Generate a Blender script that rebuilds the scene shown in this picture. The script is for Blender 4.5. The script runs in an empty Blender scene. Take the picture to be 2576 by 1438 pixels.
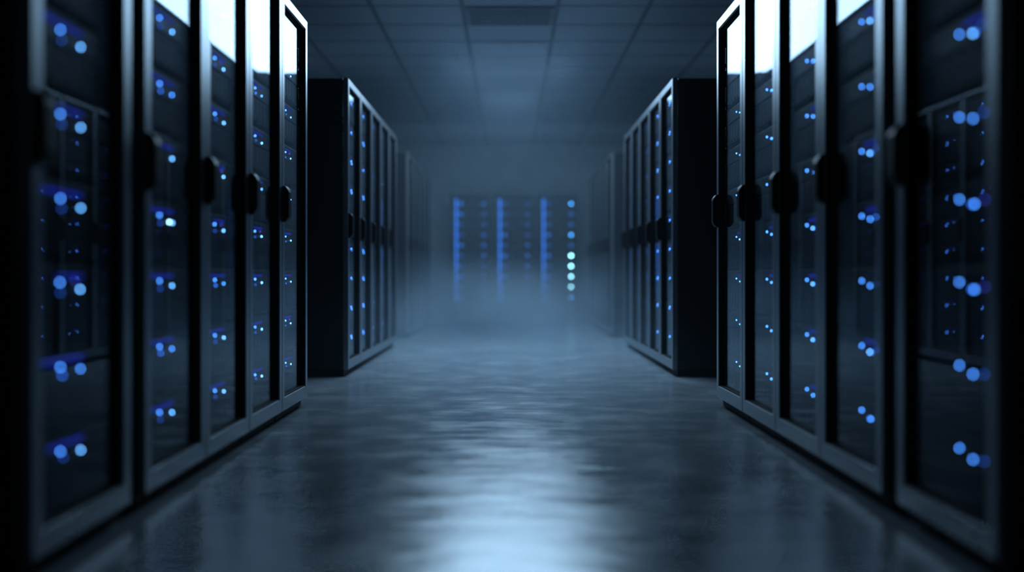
import bpy, bmesh, math, random
from mathutils import Vector, Matrix

random.seed(7)
SC = bpy.context.scene
COL = SC.collection
PI = math.pi

# ------------------------------------------------------------------ dimensions (metres)
CAM_H = 0.70            # camera height over the floor
CEIL = 3.00             # ceiling height
CAB_W = 0.592           # cabinet pitch
CAB_D = 1.0             # cabinet depth
DOOR_B, DOOR_T = 0.047, 2.048
UNIT = 0.2085           # pitch of the server units
WALL_Y = 17.7
SIDE_X = 3.3

# ------------------------------------------------------------------ mesh helpers
def box(bm, x0, x1, y0, y1, z0, z1, bev=0.0):
    vs = [bm.verts.new(p) for p in ((x0, y0, z0), (x1, y0, z0), (x1, y1, z0), (x0, y1, z0),
                                    (x0, y0, z1), (x1, y0, z1), (x1, y1, z1), (x0, y1, z1))]
    fs = [(0, 3, 2, 1), (4, 5, 6, 7), (0, 1, 5, 4), (1, 2, 6, 5), (2, 3, 7, 6), (3, 0, 4, 7)]
    faces = [bm.faces.new([vs[i] for i in f]) for f in fs]
    if bev > 0:
        edges = list({e for f in faces for e in f.edges})
        bmesh.ops.bevel(bm, geom=edges, offset=bev, segments=2, profile=0.5, affect='EDGES', clamp_overlap=True)

def disc(bm, cx, y0, y1, cz, r, seg=12):
    a = [bm.verts.new((cx + r * math.cos(2 * PI * i / seg), y0, cz + r * math.sin(2 * PI * i / seg))) for i in range(seg)]
    b = [bm.verts.new((cx + r * 1.15 * math.cos(2 * PI * i / seg), y1, cz + r * 1.15 * math.sin(2 * PI * i / seg))) for i in range(seg)]
    bm.faces.new(a)
    bm.faces.new(b[::-1])
    for i in range(seg):
        j = (i + 1) % seg
        bm.faces.new((a[i], b[i], b[j], a[j]))

def mesh(name, bm, m):
    bmesh.ops.recalc_face_normals(bm, faces=bm.faces[:])
    me = bpy.data.meshes.new(name)
    bm.to_mesh(me)
    bm.free()
    me.materials.append(m)
    return me

def link(name, me, parent=None, loc=(0, 0, 0), rot=(0, 0, 0)):
    o = bpy.data.objects.new(name, me)
    COL.objects.link(o)
    o.location = loc
    o.rotation_euler = rot
    if parent is not None:
        o.parent = parent
    return o

def obj(name, bm, m, parent=None, loc=(0, 0, 0), rot=(0, 0, 0)):
    return link(name, mesh(name, bm, m), parent, loc, rot)

def tag(o, label, cat, group=None, kind=None):
    o['label'] = label
    o['category'] = cat
    if group:
        o['group'] = group
    if kind:
        o['kind'] = kind
    return o

def struct(o, label=None):
    o['kind'] = 'structure'
    if label:
        o['label'] = label
    return o

def thing(name, label, cat, loc=(0, 0, 0), rotz=0.0, group=None):
    o = bpy.data.objects.new(name, None)
    COL.objects.link(o)
    o.location = loc
    o.rotation_euler = (0, 0, rotz)
    o.empty_display_size = 0.1
    return tag(o, label, cat, group)

def copy_tree(o, parent=None):
    kids = [c for c in bpy.data.objects if c.parent is o] if o.name not in KIDS else KIDS[o.name]
    KIDS[o.name] = kids
    c = o.copy()
    COL.objects.link(c)
    if parent is not None:
        c.parent = parent
    for k in kids:
        copy_tree(k, c)
    return c
KIDS = {}

# ------------------------------------------------------------------ materials
def new_mat(name):
    m = bpy.data.materials.new(name)
    m.use_nodes = True
    nt = m.node_tree
    for n in list(nt.nodes):
        nt.nodes.remove(n)
    out = nt.nodes.new('ShaderNodeOutputMaterial')
    return m, nt, out

def N(nt, t, **kw):
    n = nt.nodes.new(t)
    for k, v in kw.items():
        setattr(n, k, v)
    return n

def principled(name, col, rough, metal=0.0, spec=0.5, noise_scale=0.0, rough_var=0.0, col_var=0.0, bump=0.0):
    m, nt, out = new_mat(name)
    p = N(nt, 'ShaderNodeBsdfPrincipled')
    p.inputs['Base Color'].default_value = (*col, 1)
    p.inputs['Roughness'].default_value = rough
    p.inputs['Metallic'].default_value = metal
    p.inputs['Specular IOR Level'].default_value = spec
    nt.links.new(p.outputs[0], out.inputs['Surface'])
    if noise_scale:
        tc = N(nt, 'ShaderNodeTexCoord')
        nz = N(nt, 'ShaderNodeTexNoise')
        nz.inputs['Scale'].default_value = noise_scale
        nz.inputs['Detail'].default_value = 4
        nt.links.new(tc.outputs['Object'], nz.inputs['Vector'])
        mr = N(nt, 'ShaderNodeMapRange')
        mr.inputs['From Min'].default_value = 0.3
        mr.inputs['From Max'].default_value = 0.7
        mr.inputs['To Min'].default_value = max(0.02, rough - rough_var)
        mr.inputs['To Max'].default_value = rough + rough_var
        nt.links.new(nz.outputs['Fac'], mr.inputs['Value'])
        nt.links.new(mr.outputs[0], p.inputs['Roughness'])
        if col_var:
            cr = N(nt, 'ShaderNodeValToRGB')
            cr.color_ramp.elements[0].position = 0.3
            cr.color_ramp.elements[1].position = 0.7
            cr.color_ramp.elements[0].color = (*[c * (1 - col_var) for c in col], 1)
            cr.color_ramp.elements[1].color = (*[c * (1 + col_var) for c in col], 1)
            nt.links.new(nz.outputs['Fac'], cr.inputs['Fac'])
            nt.links.new(cr.outputs['Color'], p.inputs['Base Color'])
        if bump:
            b = N(nt, 'ShaderNodeBump')
            b.inputs['Strength'].default_value = bump
            b.inputs['Distance'].default_value = 0.002
            nt.links.new(nz.outputs['Fac'], b.inputs['Height'])
            nt.links.new(b.outputs[0], p.inputs['Normal'])
    return m

def emitter(name, col, strength):
    m, nt, out = new_mat(name)
    e = N(nt, 'ShaderNodeEmission')
    e.inputs['Color'].default_value = (*col, 1)
    e.inputs['Strength'].default_value = strength
    nt.links.new(e.outputs[0], out.inputs['Surface'])
    m.cycles.emission_sampling = 'NONE'
    return m

M_FRAME = principled('satin_grey_metal', (0.30, 0.325, 0.35), 0.30, metal=0.96, spec=0.5, noise_scale=60, rough_var=0.008, col_var=0.015)
M_BLACK = principled('black_powder_coat', (0.006, 0.007, 0.010), 0.42, spec=0.3, noise_scale=25, rough_var=0.05)
M_RUBBER = principled('black_rubber', (0.002, 0.002, 0.003), 0.7, spec=0.12)
M_HANDLE = principled('black_handle_plastic', (0.003, 0.003, 0.004), 0.45, spec=0.06)
M_SERVER = principled('dark_server_metal', (0.0075, 0.0095, 0.0125), 0.48, spec=0.18, noise_scale=18, rough_var=0.06)
M_BAY = principled('dark_drive_tray', (0.005, 0.006, 0.008), 0.55, spec=0.2, noise_scale=40, rough_var=0.05)
M_VENT = principled('dark_vent_metal', (0.17, 0.20, 0.24), 0.5, noise_scale=20, rough_var=0.05)
M_TILE = principled('pale_panel', (0.36, 0.40, 0.45), 0.6, noise_scale=30, rough_var=0.05)
M_GRID = principled('ceiling_grid_metal', (0.14, 0.165, 0.19), 0.6, noise_scale=30, rough_var=0.05)
M_TEE = principled('ceiling_tee_metal', (0.20, 0.23, 0.27), 0.6, noise_scale=30, rough_var=0.05)
M_WALL = principled('painted_wall', (0.42, 0.46, 0.50), 0.8, noise_scale=3, rough_var=0.05, col_var=0.12)

L_BRIGHT = emitter('light_bright_blue', (0.07, 0.30, 1.0), 15.0)
L_CYAN = emitter('light_pale_blue', (0.14, 0.46, 1.0), 18.0)
L_WHITE = emitter('light_icy_white', (0.42, 0.80, 1.0), 26.0)
L_FARBRIGHT = emitter('light_far_blue', (0.06, 0.27, 1.0), 16.0)
L_BLUE = emitter('light_blue', (0.04, 0.20, 1.0), 7.0)
L_DIM = emitter('light_dim_blue', (0.03, 0.15, 0.9), 3.0)
L_VIOLET = emitter('light_violet_blue', (0.07, 0.08, 0.9), 2.2)
L_BAR = emitter('light_bar_blue', (0.03, 0.06, 0.9), 0.42)
L_STRIP = emitter('light_strip_blue', (0.025, 0.19, 0.9), 1.7)

def glass_mat():
    m, nt, out = new_mat('door_glass')
    tr = N(nt, 'ShaderNodeBsdfTransparent')
    tr.inputs['Color'].default_value = (0.86, 0.89, 0.92, 1)
    gl = N(nt, 'ShaderNodeBsdfGlossy')
    gl.inputs['Color'].default_value = (0.9, 0.95, 1.0, 1)
    gl.inputs['Roughness'].default_value = 0.015
    lw = N(nt, 'ShaderNodeLayerWeight')
    lw.inputs['Blend'].default_value = 0.5
    pw = N(nt, 'ShaderNodeMath', operation='POWER')
    pw.inputs[1].default_value = 4.8
    nt.links.new(lw.outputs['Facing'], pw.inputs[0])
    ma = N(nt, 'ShaderNodeMath', operation='MULTIPLY_ADD')
    ma.inputs[1].default_value = 0.52
    ma.inputs[2].default_value = 0.03
    nt.links.new(pw.outputs[0], ma.inputs[0])
    mx = N(nt, 'ShaderNodeMixShader')
    nt.links.new(ma.outputs[0], mx.inputs['Fac'])
    nt.links.new(tr.outputs[0], mx.inputs[1])
    nt.links.new(gl.outputs[0], mx.inputs[2])
    nt.links.new(mx.outputs[0], out.inputs['Surface'])
    return m
M_GLASS = glass_mat()

def floor_mat():
    m, nt, out = new_mat('polished_concrete')
    p = N(nt, 'ShaderNodeBsdfPrincipled')
    p.inputs['IOR'].default_value = 1.75
    nt.links.new(p.outputs[0], out.inputs['Surface'])
    tc = N(nt, 'ShaderNodeTexCoord')
    n1 = N(nt, 'ShaderNodeTexNoise')
    n1.inputs['Scale'].default_value = 2.2
    n1.inputs['Detail'].default_value = 9
    n1.inputs['Roughness'].default_value = 0.62
    n1.inputs['Distortion'].default_value = 0.8
    n2 = N(nt, 'ShaderNodeTexNoise')
    n2.inputs['Scale'].default_value = 11.0
    n2.inputs['Detail'].default_value = 9
    n2.inputs['Roughness'].default_value = 0.64
    n2.inputs['Distortion'].default_value = 0.3
    n3 = N(nt, 'ShaderNodeTexNoise')
    n3.inputs['Scale'].default_value = 4.0
    n3.inputs['Detail'].default_value = 6
    mp = N(nt, 'ShaderNodeMapping')
    mp.inputs['Scale'].default_value = (0.3, 1.0, 1.0)
    nt.links.new(tc.outputs['Object'], mp.inputs['Vector'])
    for n in (n1, n3):
        nt.links.new(tc.outputs['Object'], n.inputs['Vector'])
    nt.links.new(mp.outputs[0], n2.inputs['Vector'])
    cr = N(nt, 'ShaderNodeValToRGB')
    cr.color_ramp.elements[0].position = 0.32
    cr.color_ramp.elements[1].position = 0.68
    cr.color_ramp.elements[0].color = (0.185, 0.21, 0.235, 1)
    cr.color_ramp.elements[1].color = (0.25, 0.28, 0.305, 1)
    nt.links.new(n1.outputs['Fac'], cr.inputs['Fac'])
    nt.links.new(cr.outputs['Color'], p.inputs['Base Color'])
    # patchy polish: roughness and sheen drift in blotches
    mr = N(nt, 'ShaderNodeMapRange')
    mr.inputs['From Min'].default_value = 0.36
    mr.inputs['From Max'].default_value = 0.66
    mr.inputs['To Min'].default_value = 0.13
    mr.inputs['To Max'].default_value = 0.25
    nt.links.new(n3.outputs['Fac'], mr.inputs['Value'])
    nt.links.new(mr.outputs[0], p.inputs['Roughness'])
    sp = N(nt, 'ShaderNodeMapRange')
    sp.inputs['From Min'].default_value = 0.34
    sp.inputs['From Max'].default_value = 0.66
    sp.inputs['To Min'].default_value = 0.7
    sp.inputs['To Max'].default_value = 1.0
    nt.links.new(n1.outputs['Fac'], sp.inputs['Value'])
    nt.links.new(sp.outputs[0], p.inputs['Specular IOR Level'])
    b = N(nt, 'ShaderNodeBump')
    b.inputs['Strength'].default_value = 0.6
    b.inputs['Distance'].default_value = 0.0060
    nt.links.new(n2.outputs['Fac'], b.inputs['Height'])
    nt.links.new(b.outputs[0], p.inputs['Normal'])
    return m
M_FLOOR = floor_mat()

M_CEIL = principled('ceiling_tile', (0.30, 0.34, 0.39), 0.55, noise_scale=40, rough_var=0.06, col_var=0.06, bump=0.15)

def haze_mat():
    m, nt, out = new_mat('drifting_haze')
    v = N(nt, 'ShaderNodeVolumePrincipled')
    v.inputs['Color'].default_value = (0.60, 0.79, 0.96, 1)
    v.inputs['Anisotropy'].default_value = 0.0
    geo = N(nt, 'ShaderNodeNewGeometry')
    sep = N(nt, 'ShaderNodeSeparateXYZ')
    nt.links.new(geo.outputs['Position'], sep.inputs[0])
    # thicker towards the end wall
    far = N(nt, 'ShaderNodeMapRange', interpolation_type='SMOOTHSTEP')
    far.inputs['From Min'].default_value = 8.0
    far.inputs['From Max'].default_value = 16.5
    far.inputs['To Min'].default_value = 0.0
    far.inputs['To Max'].default_value = HAZE_FAR
    nt.links.new(sep.outputs['Y'], far.inputs['Value'])
    # low bank rolling over the floor
    lowy = N(nt, 'ShaderNodeMapRange', interpolation_type='SMOOTHSTEP')
    lowy.inputs['From Min'].default_value = 5.5
    lowy.inputs['From Max'].default_value = 13.0
    nt.links.new(sep.outputs['Y'], lowy.inputs['Value'])
    lowz = N(nt, 'ShaderNodeMapRange', interpolation_type='SMOOTHSTEP')
    lowz.inputs['From Min'].default_value = 0.0
    lowz.inputs['From Max'].default_value = 1.0
    lowz.inputs['To Min'].default_value = 1.0
    lowz.inputs['To Max'].default_value = 0.0
    nt.links.new(sep.outputs['Z'], lowz.inputs['Value'])
    nz = N(nt, 'ShaderNodeTexNoise')
    nz.inputs['Scale'].default_value = 0.9
    nz.inputs['Detail'].default_value = 1.5
    nt.links.new(geo.outputs['Position'], nz.inputs['Vector'])
    nr = N(nt, 'ShaderNodeMapRange')
    nr.inputs['From Min'].default_value = 0.40
    nr.inputs['From Max'].default_value = 0.62
    nr.inputs['To Min'].default_value = 0.05
    nr.inputs['To Max'].default_value = 2.0
    nt.links.new(nz.outputs['Fac'], nr.inputs['Value'])
    a = N(nt, 'ShaderNodeMath', operation='MULTIPLY')
    nt.links.new(lowy.outputs[0], a.inputs[0])
    nt.links.new(lowz.outputs[0], a.inputs[1])
    b = N(nt, 'ShaderNodeMath', operation='MULTIPLY')
    nt.links.new(a.outputs[0], b.inputs[0])
    nt.links.new(nr.outputs[0], b.inputs[1])
    c = N(nt, 'ShaderNodeMath', operation='MULTIPLY_ADD')
    c.inputs[1].default_value = HAZE_LOW
    nt.links.new(b.outputs[0], c.inputs[0])
    nt.links.new(far.outputs[0], c.inputs[2])
    d = N(nt, 'ShaderNodeMath', operation='ADD')
    d.inputs[1].default_value = HAZE_BASE
    nt.links.new(c.outputs[0], d.inputs[0])
    nt.links.new(d.outputs[0], v.inputs['Density'])
    nt.links.new(v.outputs[0], out.inputs['Volume'])
    return m
HAZE_FAR, HAZE_LOW, HAZE_BASE = 0.066, 0.30, 0.003

# ------------------------------------------------------------------ the room
bm = bmesh.new(); box(bm, -SIDE_X - .1, SIDE_X + .1, -2.1, WALL_Y + .1, -0.1, 0.0)
struct(obj('floor', bm, M_FLOOR), 'polished grey concrete floor of the aisle')
bm = bmesh.new(); box(bm, -SIDE_X - .1, SIDE_X + .1, -2.1, WALL_Y + .1, CEIL, CEIL + .1)
struct(obj('ceiling', bm, M_CEIL), 'dark tiled ceiling over the aisle')
bm = bmesh.new(); box(bm, -SIDE_X - .1, SIDE_X + .1, WALL_Y, WALL_Y + .1, 0, CEIL)
struct(obj('wall_back', bm, M_WALL), 'hazy end wall behind the three far racks')
bm = bmesh.new(); box(bm, -SIDE_X - .1, -SIDE_X, -2, WALL_Y, 0, CEIL)
struct(obj('wall_left', bm, M_WALL))
bm = bmesh.new(); box(bm, SIDE_X, SIDE_X + .1, -2, WALL_Y, 0, CEIL)
struct(obj('wall_right', bm, M_WALL))
bm = bmesh.new(); box(bm, -SIDE_X - .1, SIDE_X + .1, -2.1, -2.0, 0, CEIL)
struct(obj('wall_front', bm, M_WALL))
# suspended-ceiling grid: dark runners along the aisle, fainter cross tees
bm = bmesh.new()
for x in (-2.71, -1.97, -1.19, -0.41, 0.41, 1.19, 1.97, 2.71):
    box(bm, x - .018, x + .018, -2, WALL_Y, CEIL - .006, CEIL + .002)
struct(obj('trim_1', bm, M_GRID), 'dark ceiling runners along the aisle')
bm = bmesh.new()
yy = 8.53 - 0.64 * 16
while yy < WALL_Y:
    box(bm, -SIDE_X, SIDE_X, yy - .012, yy + .012, CEIL - .005, CEIL + .002)
    yy += 0.64
struct(obj('trim_2', bm, M_TEE), 'thin ceiling joints across the aisle')

# ceiling panels set in the centre strip
def ceiling_panel(name, y0, y1, label, cat, dark):
    t = thing(name, label, cat, (0, (y0 + y1) / 2, CEIL))
    hx, hy = 0.385, (y1 - y0) / 2 - 0.02
    bm = bmesh.new()
    w = 0.03
    box(bm, -hx, hx, -hy, -hy + w, -.018, -.001, .003); box(bm, -hx, hx, hy - w, hy, -.018, -.001, .003)
    box(bm, -hx, -hx + w, -hy + w, hy - w, -.018, -.001, .003); box(bm, hx - w, hx, -hy + w, hy - w, -.018, -.001, .003)
    obj('frame', bm, M_VENT if dark else M_TILE, t)
    if dark:
        bm = bmesh.new(); box(bm, -hx + w, hx - w, -hy + w, hy - w, -.004, -.001)
        obj('backing', bm, M_GRID, t)
        bm = bmesh.new()
        n = 16
        for i in range(n):
            c = -hy + w + (i + .5) * (2 * hy - 2 * w) / n
            box(bm, -hx + w, hx - w, c - .009, c + .009, -.013, -.006)
        obj('slats', bm, M_VENT, t)
    else:
        bm = bmesh.new(); box(bm, -hx + w, hx - w, -hy + w, hy - w, -.010, -.002)
        obj('panel', bm, M_TILE, t)
    return t
ceiling_panel('ceiling_vent', 8.53, 9.17, 'dark slatted vent panel in the middle strip of the ceiling', 'vent', True)
ceiling_panel('ceiling_light', 9.81, 10.45, 'unlit pale rectangular panel set in the ceiling beyond the dark vent', 'ceiling light', False)

# ------------------------------------------------------------------ server cabinet (front faces local -Y)
HW = CAB_W / 2 - 0.002
SW = 0.050              # stile width
RT, RB = 0.052, 0.066   # top and bottom rail
def make_cabinet():
    t = thing('server_cabinet', 'x', 'server cabinet')
    bm = bmesh.new()
    for s in (-1, 1):
        bm = bmesh.new()
        x0, x1 = sorted((s * HW, s * (HW - .006)))
        box(bm, x0, x1, .040, CAB_D, .05, DOOR_T - .004, .002)
        obj('side_panel', bm, M_BLACK, t)
    bm = bmesh.new(); box(bm, -HW + .006, HW - .006, .040, CAB_D, DOOR_T - .03, DOOR_T - .004, .002)
    obj('top_panel', bm, M_BLACK, t)
    bm = bmesh.new(); box(bm, -HW + .006, HW - .006, CAB_D - .01, CAB_D, .06, DOOR_T - .03)
    obj('back_panel', bm, M_BLACK, t)
    bm = bmesh.new(); box(bm, -HW + .006, HW - .006, .040, CAB_D - .01, .05, .098)
    obj('bottom_panel', bm, M_BLACK, t)
    bm = bmesh.new(); box(bm, -HW + .004, HW - .004, .034, CAB_D - .03, 0, .05, .002)
    obj('plinth', bm, M_RUBBER, t)
    for s in (-1, 1):
        bm = bmesh.new()
        x0, x1 = sorted((s * .246, s * .284))
        box(bm, x0, x1, .052, .075, .098, DOOR_T - .03)
        for k in range(27):
            z = .14 + k * .0695
            box(bm, min(x0, x1) + .012, max(x0, x1) - .012, .050, .053, z - .006, z + .006)
        obj('mounting_rail', bm, M_BAY, t)
    # door: four mitred bars with a chamfered inner edge
    bm = bmesh.new()
    o = [(-HW, DOOR_B), (HW, DOOR_B), (HW, DOOR_T), (-HW, DOOR_T)]
    i = [(-HW + SW, DOOR_B + RB), (HW - SW, DOOR_B + RB), (HW - SW, DOOR_T - RT), (-HW + SW, DOOR_T - RT)]
    c = .004
    ic = [(-HW + SW - c, DOOR_B + RB - c), (HW - SW + c, DOOR_B + RB - c), (HW - SW + c, DOOR_T - RT + c), (-HW + SW - c, DOOR_T - RT + c)]
    oc = [(-HW + c, DOOR_B + c), (HW - c, DOOR_B + c), (HW - c, DOOR_T - c), (-HW + c, DOOR_T - c)]
    ring = [(o, .033), (o, c), (oc, 0.0), (ic, 0.0), (i, .012), (i, .033)]
    vv = [[bm.verts.new((x, y, z)) for x, z in pts] for pts, y in ring]
    for a, b in zip(range(len(vv)), [*range(1, len(vv)), 0]):
        for k in range(4):
            j = (k + 1) % 4
            bm.faces.new((vv[a][k], vv[a][j], vv[b][j], vv[b][k]))
    door = obj('door', bm, M_FRAME, t)
    # black gasket lining the sides and top of the opening and banding the glass edge
    bm = bmesh.new()
    gx, gz0, gz1 = HW - SW, DOOR_B + RB, DOOR_T - RT
    box(bm, -gx - .001, -gx + .003, .0045, .030, gz0, gz1)
    box(bm, gx - .003, gx + .001, .0045, .030, gz0, gz1)
    box(bm, -gx, gx, .0045, .030, gz1 - .003, gz1 + .001)
    box(bm, -gx + .003, -gx + .014, .0195, .0235, gz0, gz1 - .003)
    box(bm, gx - .014, gx - .003, .0195, .0235, gz0, gz1 - .003)
    box(bm, -gx + .014, gx - .014, .0195, .0235, gz1 - .014, gz1 - .003)
    box(bm, -gx + .003, gx - .003, .0050, .0235, gz0 - .001, gz0 + .003)
    obj('gasket', bm, M_RUBBER, door)
    bm = bmesh.new(); box(bm, -gx + .003, gx - .003, .0240, .0270, gz0 + .003, gz1 - .003)
    obj('glass_pane', bm, M_GLASS, door)
    # handle on the left stile: long chamfered grip
    bm = bmesh.new()
    hz0, hz1 = .950, 1.122
    hx0, hx1 = -HW + .001, -HW + .060
    prof = [(0.0, hz0), (0.0, hz1), (-.014, hz1 - .002), (-.026, hz1 - .018), (-.030, hz1 - .030),
            (-.030, hz0 + .030), (-.026, hz0 + .018), (-.014, hz0 + .002)]
    A = [bm.verts.new((hx0, y, z)) for y, z in prof]
    B = [bm.verts.new((hx1, y, z)) for y, z in prof]
    fa = bm.faces.new(A); fb = bm.faces.new(B[::-1])
    for k in range(len(prof)):
        j = (k + 1) % len(prof)
        bm.faces.new((A[k], B[k], B[j], A[j]))
    bmesh.ops.recalc_face_normals(bm, faces=bm.faces[:])
    bmesh.ops.bevel(bm, geom=list(fa.edges) + list(fb.edges), offset=.006, segments=2, profile=.5, affect='EDGES')
    h = obj('handle', bm, M_HANDLE, door)
    return t

# ------------------------------------------------------------------ rack server (front at local y=0, base z=0)
SH = 0.198
def me_chassis():
    bm = bmesh.new()
    box(bm, -.240, .240, .0, .62, .0, SH, .002)
    for s in (-1, 1):                                       # mounting ears
        x0, x1 = sorted((s * .240, s * .270))
        box(bm, x0, x1, .002, .006, .004, SH - .004)
    return mesh('rack_server', bm, M_SERVER)
def me_panel():
    bm = bmesh.new()
    box(bm, -.236, .236, -.008, .0, .118, SH - .006, .003)
    return mesh('control_panel', bm, M_SERVER)
def me_bays():
    bm = bmesh.new()
    n = 8
    for k in range(n):
        x0 = -.232 + k * .464 / n
        box(bm, x0 + .003, x0 + .464 / n - .003, -.006, .0, .008, .112, .0015)
        box(bm, x0 + .010, x0 + .464 / n - .010, -.009, -.005, .014, .032)
    return mesh('drive_bay', bm, M_BAY)
def me_light(r):
    bm = bmesh.new(); disc(bm, 0, -.003, 0, 0, r)
    return bm
ME_CH, ME_PA, ME_BA = me_chassis(), me_panel(), me_bays()
LIGHT_ME = {}
def light_me(mat, r=.0032):
    k = (mat.name, r)
    if k not in LIGHT_ME:
        LIGHT_ME[k] = mesh('status_light', me_light(r), mat)
    return LIGHT_ME[k]
BAR_ME = {}
def bar_me(x0, x1):
    k = (x0, x1)
    if k not in BAR_ME:
        bm = bmesh.new(); box(bm, x0, x1, -.0095, -.0075, .1665, .1755)
        BAR_ME[k] = mesh('light_bar', bm, L_BAR)
    return BAR_ME[k]

def make_server(lights, bar, full=True):
    """lights: (local x, local z, material)"""
    s = bpy.data.objects.new('rack_server', ME_CH); COL.objects.link(s)
    s['label'] = 'x'; s['category'] = 'server'
    link('control_panel', ME_PA, s)
    if full:
        link('drive_bay', ME_BA, s)
    if bar:
        link('light_bar', bar_me(*bar), s)
    for x, z, m in lights:
        link('status_light', light_me(m, .0055 if m is L_FARBRIGHT else .0032), s, (x, -.0078, z))
    return s

LEFT_VARIANTS = [
    ([(-.085, .155, L_BRIGHT), (.032, .139, L_CYAN), (-.078, .131, L_DIM)], (-.19, .04)),
    ([(-.085, .155, L_BRIGHT), (.030, .140, L_BRIGHT), (-.075, .134, L_BLUE)], (-.21, .045)),
    ([(-.085, .155, L_BRIGHT), (.032, .138, L_CYAN), (-.070, .137, L_DIM), (-.195, .150, L_VIOLET)], (-.15, .045)),
    ([(-.088, .156, L_BRIGHT), (.028, .137, L_CYAN), (-.085, .131, L_DIM), (.000, .158, L_VIOLET)], (-.10, .04)),
]
RIGHT_VARIANTS = [
    ([(.036, .155, L_BRIGHT), (.110, .140, L_BRIGHT), (.167, .146, L_DIM)], None),
    ([(.036, .155, L_BRIGHT), (.108, .140, L_CYAN), (.120, .140, L_BLUE), (.160, .150, L_DIM)], (.06, .17)),
    ([(.036, .155, L_BRIGHT), (.112, .141, L_BRIGHT), (.160, .145, L_BLUE)], (.08, .18)),
    ([(.036, .156, L_BRIGHT), (.105, .139, L_BLUE), (.118, .139, L_BRIGHT), (.170, .146, L_VIOLET)], None),
]
BRIGHT_ONE = ([(-.085, .155, L_BRIGHT), (.005, .138, L_WHITE), (.034, .137, L_CYAN), (-.078, .131, L_DIM)], (-.19, .045))

MID_LEFT = [([(.030, .152, L_FARBRIGHT), (.050, .136, L_FARBRIGHT), (-.085, .155, L_BRIGHT)], (-.10, .05)),
            ([(.034, .150, L_FARBRIGHT), (.060, .140, L_BLUE), (-.085, .155, L_BRIGHT)], (-.10, .05))]
MID_RIGHT = [([(-.022, .152, L_FARBRIGHT), (-.045, .138, L_BRIGHT), (.09, .15, L_BLUE)], (-.04, .06)),
             ([(-.020, .150, L_FARBRIGHT), (-.050, .141, L_BLUE), (.10, .14, L_BRIGHT)], (-.05, .05))]
MID_FAINT = [([(.030, .152, L_DIM), (-.02, .150, L_DIM)], (-.10, .05)), ([], (-.10, .05)), ([(.02, .15, L_BLUE)], None)]
ORD = ['bottom', 'second', 'third', 'fourth', 'fifth', 'sixth', 'seventh', 'eighth', 'top']
def unit_phrase(k, n):
    if k == 0: return 'lowest'
    if k == n - 1: return 'topmost'
    return ORD[k] + ' from bottom'

# ------------------------------------------------------------------ the rows
ROW1_Y = [2.250, 2.845 + .012, 2.845 + .012 + CAB_W, 2.845 + .012 + 2 * CAB_W, 2.845 + .012 + 3 * CAB_W]   # near edges
ROW1_Y = [5.316 - 4 * CAB_W - .105 - CAB_W, 5.316 - 4 * CAB_W, 5.316 - 3 * CAB_W, 5.316 - 2 * CAB_W, 5.316 - CAB_W]
ROW2_Y = [6.82 + k * .583 for k in range(5)]
ROW3_Y = [10.98 + k * .60 for k in range(5)]
PLACE = ['nearest', 'second', 'middle', 'fourth', 'last']
ROWNAME = {1: 'front', 2: 'middle', 3: 'rear'}
EXTRA = {
    (1, 0): 'beside the black gap',
    (1, 1): 'past the gap',
    (1, 2): 'white reflection cut diagonally in its glass',
    (1, 3): 'white reflection filling its upper glass',
    (1, 4): 'white reflection under its top rail',
    (2, 0): 'black side panel facing the aisle entrance',
    (2, 4): 'closest to the rear row',
    (3, 0): 'hazy dark side panel showing',
    (3, 4): 'deepest in the haze',
}
cab0 = make_cabinet()
first_cab = [True]
PROTO = {}
def place_cab(row, idx, side, x, y0, width):
    if first_cab[0]:
        c = cab0; first_cab[0] = False
    else:
        c = copy_tree(cab0)
    rz = PI / 2 if side == 'left' else -PI / 2
    c.location = (x, y0 + width / 2, 0)
    c.rotation_euler = (0, 0, rz)
    if row > 1:
        c.scale = (width / CAB_W, 1, 1)
    ex = EXTRA.get((row, idx))
    lab = f'{PLACE[idx]} glass-door server cabinet of the {ROWNAME[row]} {side} row'
    if ex:
        lab += ', ' + ex
    tag(c, lab, 'server cabinet', f'server cabinets in the {ROWNAME[row]} {side} row')
    if row == 3:
        return
    n = 9
    for k in range(n):
        vs = LEFT_VARIANTS if side == 'left' else RIGHT_VARIANTS
        if row == 2:
            vs = (MID_LEFT if side == 'left' else MID_RIGHT) if idx < 2 else MID_FAINT
        vi = random.randrange(len(vs))
        key = ('faint', vi) if row == 2 and idx > 1 else (side, row, vi)
        var = vs[vi]
        if row == 1 and side == 'left' and idx == 1 and k == 3:
            key, var = ('left', 'white'), BRIGHT_ONE
        if key not in PROTO:
            PROTO[key] = s = make_server(*var)
        else:
            s = copy_tree(PROTO[key])
        base = CAM_H + UNIT * (k - 2) - .0206 - .155
        dirx = -1 if side == 'left' else 1
        s.location = (x + dirx * .040, y0 + width / 2, base)
        s.rotation_euler = (0, 0, rz)
        tag(s, f'dark rack server, {unit_phrase(k, n)} in the {PLACE[idx]} cabinet of the {ROWNAME[row]} {side} row', 'server',
            f'rack servers in the {ROWNAME[row]} {side} row')

for row, ys, dl, dr, w in ((1, ROW1_Y, 1.081, 1.1025, CAB_W), (2, ROW2_Y, 1.108, 1.114, .583), (3, ROW3_Y, 1.115, 1.115, .60)):
    for idx, y in enumerate(ys):
        place_cab(row, idx, 'left', -dl, y, w)
        place_cab(row, idx, 'right', dr, y, w)

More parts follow.
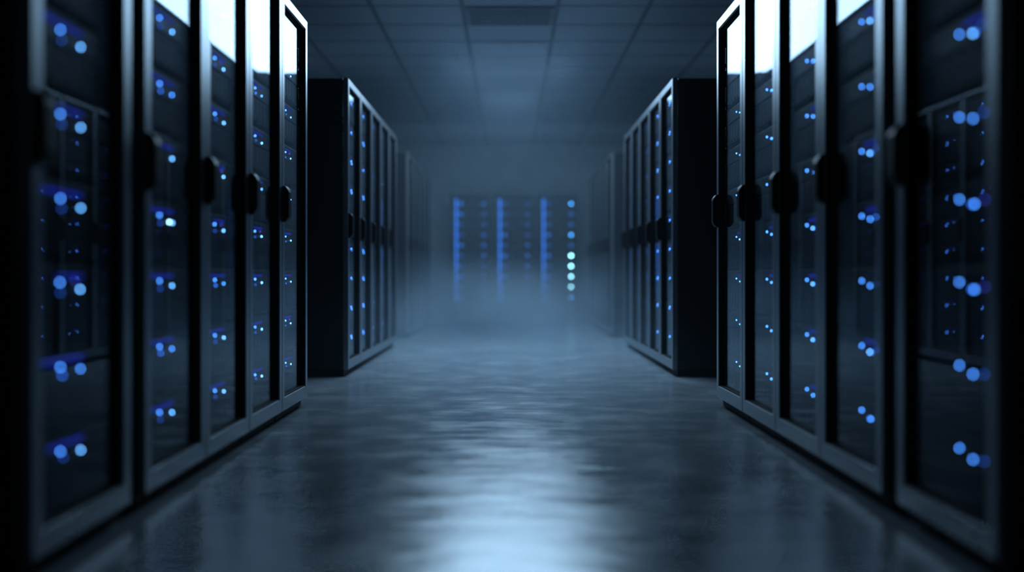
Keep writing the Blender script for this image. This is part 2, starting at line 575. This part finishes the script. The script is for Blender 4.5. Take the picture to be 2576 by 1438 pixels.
# ------------------------------------------------------------------ three open racks against the end wall
RK_Y = 16.6
def make_rack():
    t = thing('equipment_rack', 'x', 'equipment rack')
    for s in (-1, 1):
        bm = bmesh.new()
        x0, x1 = sorted((s * .335, s * .300))
        box(bm, x0, x1, 0, .80, .0, 2.04, .004)
        obj('side_panel', bm, M_BLACK, t)
    bm = bmesh.new(); box(bm, -.300, .300, 0, .80, 1.985, 2.04, .004); obj('top_panel', bm, M_BLACK, t)
    bm = bmesh.new(); box(bm, -.300, .300, .77, .80, .06, 1.985); obj('back_panel', bm, M_BLACK, t)
    bm = bmesh.new(); box(bm, -.300, .300, .01, .77, 0, .06); obj('plinth', bm, M_BLACK, t)
    return t
def me_unit():
    bm = bmesh.new()
    box(bm, -.298, .298, .02, .60, .0, .166, .004)
    box(bm, -.20, .20, .012, .021, .02, .146, .003)
    return mesh('rack_server', bm, M_SERVER)
ME_UNIT = me_unit()
def strip_me():
    bm = bmesh.new(); box(bm, -.252, -.222, .010, .021, .004, .162)
    return mesh('light_strip', bm, L_STRIP)
ME_STRIP = strip_me()
def wide_light(mat, w, h):
    bm = bmesh.new(); box(bm, -w / 2, w / 2, -.006, 0, -h / 2, h / 2, .002)
    return mesh('status_light', bm, mat)
B_WHITE = emitter('far_light_white', (0.30, 0.82, 1.0), 18.0)
B_MID = emitter('far_light_mid', (0.06, 0.36, 1.0), 8.0)
B_LOW = emitter('far_light_low', (0.04, 0.20, 0.9), 0.8)
B_FAINT = emitter('far_light_faint', (0.04, 0.16, 0.8), 0.35)
def round_light(mat, r):
    bm = bmesh.new(); disc(bm, 0, -.006, 0, 0, r)
    return mesh('status_light', bm, mat)
WL = {k: wide_light(m, w, h) for k, m, w, h in (('low', B_LOW, .05, .04),
                                                ('faint', B_FAINT, .08, .05), ('dim', B_LOW, .06, .05))}
WL['white'] = round_light(B_WHITE, .017)
WL['mid'] = round_light(B_MID, .017)
RIGHT_COL = {
    0: ['faint', 'low', 'low', 'faint', 'faint', 'low', 'low', 'low', 'faint', 'faint', 'low'][::1],
    1: ['faint', 'faint', 'low', 'low', 'low', 'low', 'low', 'faint', 'faint', 'faint', 'faint'],
    2: ['faint', 'mid', 'white', 'white', 'white', 'white', 'low', 'mid', 'low', 'low', 'mid'],
}
rack0 = make_rack()
RPLACE = ['left', 'middle', 'right']
for r in range(3):
    t = rack0 if r == 0 else copy_tree(rack0)
    cx = -.66 + .729 * r
    t.location = (cx, RK_Y, 0)
    tag(t, ['blue-lit open rack at the end wall, leftmost of the three', 'blue-lit open rack at the end wall, middle of the three',
            'blue-lit open rack at the end wall with bright dots down its edge'][r], 'equipment rack', 'three racks at the end wall')
    for k in range(11):
        s = bpy.data.objects.new('rack_server', ME_UNIT); COL.objects.link(s)
        s.location = (cx, RK_Y, .062 + k * .1735)
        tag(s, f'{["lowest", "second", "third", "fourth", "fifth", "sixth", "seventh", "eighth", "ninth", "tenth", "topmost"][k]}'
               f'{"" if k in (0, 10) else " from bottom"} server in the {RPLACE[r]} rack at the end wall', 'server', 'servers in the end wall racks')
        if k > 0:
            link('light_strip', ME_STRIP, s)
        link('status_light', WL[random.choice(['faint', 'faint', 'dim'])], s, (-.155, .010, .083))
        link('status_light', WL[RIGHT_COL[r][k]], s, (.222, .018, .083))

# ------------------------------------------------------------------ haze
bm = bmesh.new(); box(bm, -SIDE_X - .3, SIDE_X + .3, -2.3, WALL_Y + .3, -.2, CEIL + .2)
hz = obj('haze', bm, haze_mat())
tag(hz, 'blue grey haze drifting down the aisle, thickest at the far end', 'haze', None, 'stuff')

# ------------------------------------------------------------------ lamps at the ceiling, plus an added fill for the end wall
def area(name, x, y0, y1, wx, z, energy, col=(0.44, 0.72, 1.0)):
    l = bpy.data.lights.new(name, 'AREA')
    l.shape = 'RECTANGLE'
    l.size = wx
    l.size_y = y1 - y0
    l.energy = energy
    l.color = col
    o = bpy.data.objects.new(name, l)
    COL.objects.link(o)
    o.location = (x, (y0 + y1) / 2, z)
    return o
# main lamp, unseen and without a fitting; strips give it rounded far corners
RAD = 200 / (4.2 * 1.42)
area('ceiling_lamp', 0, 7.0, 11.2, 1.02, CEIL - .03, RAD * 4.2 * 1.02)
for sx in (-1, 1):
    area('ceiling_lamp', sx * .56, 7.0, 11.14, .10, CEIL - .03, RAD * 4.14 * .10)
    area('ceiling_lamp', sx * .66, 7.0, 10.96, .10, CEIL - .03, RAD * 3.96 * .10)
area('ceiling_lamp', 0, 12.0, 13.0, .66, CEIL - .03, 11)
fill = area('end_wall_fill', 0, 14.4, 15.4, 3.0, 1.85, 8)
fill.rotation_euler = (math.radians(80), 0, 0)   # added fill, no real lamp there: brightens end wall, racks and haze

w = bpy.data.worlds.new('world')
SC.world = w
w.use_nodes = True
w.node_tree.nodes['Background'].inputs[0].default_value = (0.02, 0.04, 0.07, 1)
w.node_tree.nodes['Background'].inputs[1].default_value = 0.05

# ------------------------------------------------------------------ camera
cam = bpy.data.cameras.new('camera')
co = bpy.data.objects.new('camera', cam)
COL.objects.link(co)
co.location = (0, 0, CAM_H)
co.rotation_euler = (PI / 2, 0, 0)
cam.lens = 35.0
cam.sensor_width = 36.0
cam.shift_x = 5 / 2576
cam.shift_y = -29 / 2576
cam.clip_end = 60
cam.dof.use_dof = True
cam.dof.focus_distance = 5.5
cam.dof.aperture_fstop = 0.62
cam.dof.aperture_blades = 0
SC.camera = co

# ------------------------------------------------------------------ render look
SC.view_settings.view_transform = 'Standard'
SC.view_settings.look = 'None'
cy = SC.cycles
cy.use_denoising = True
cy.volume_bounces = 0
cy.max_bounces = 8
cy.diffuse_bounces = 2
cy.glossy_bounces = 4
cy.transparent_max_bounces = 12
cy.sample_clamp_indirect = 1.5
cy.volume_step_rate = 2.0
cy.volume_max_steps = 64
cy.adaptive_threshold = 0.05
cy.adaptive_min_samples = 12
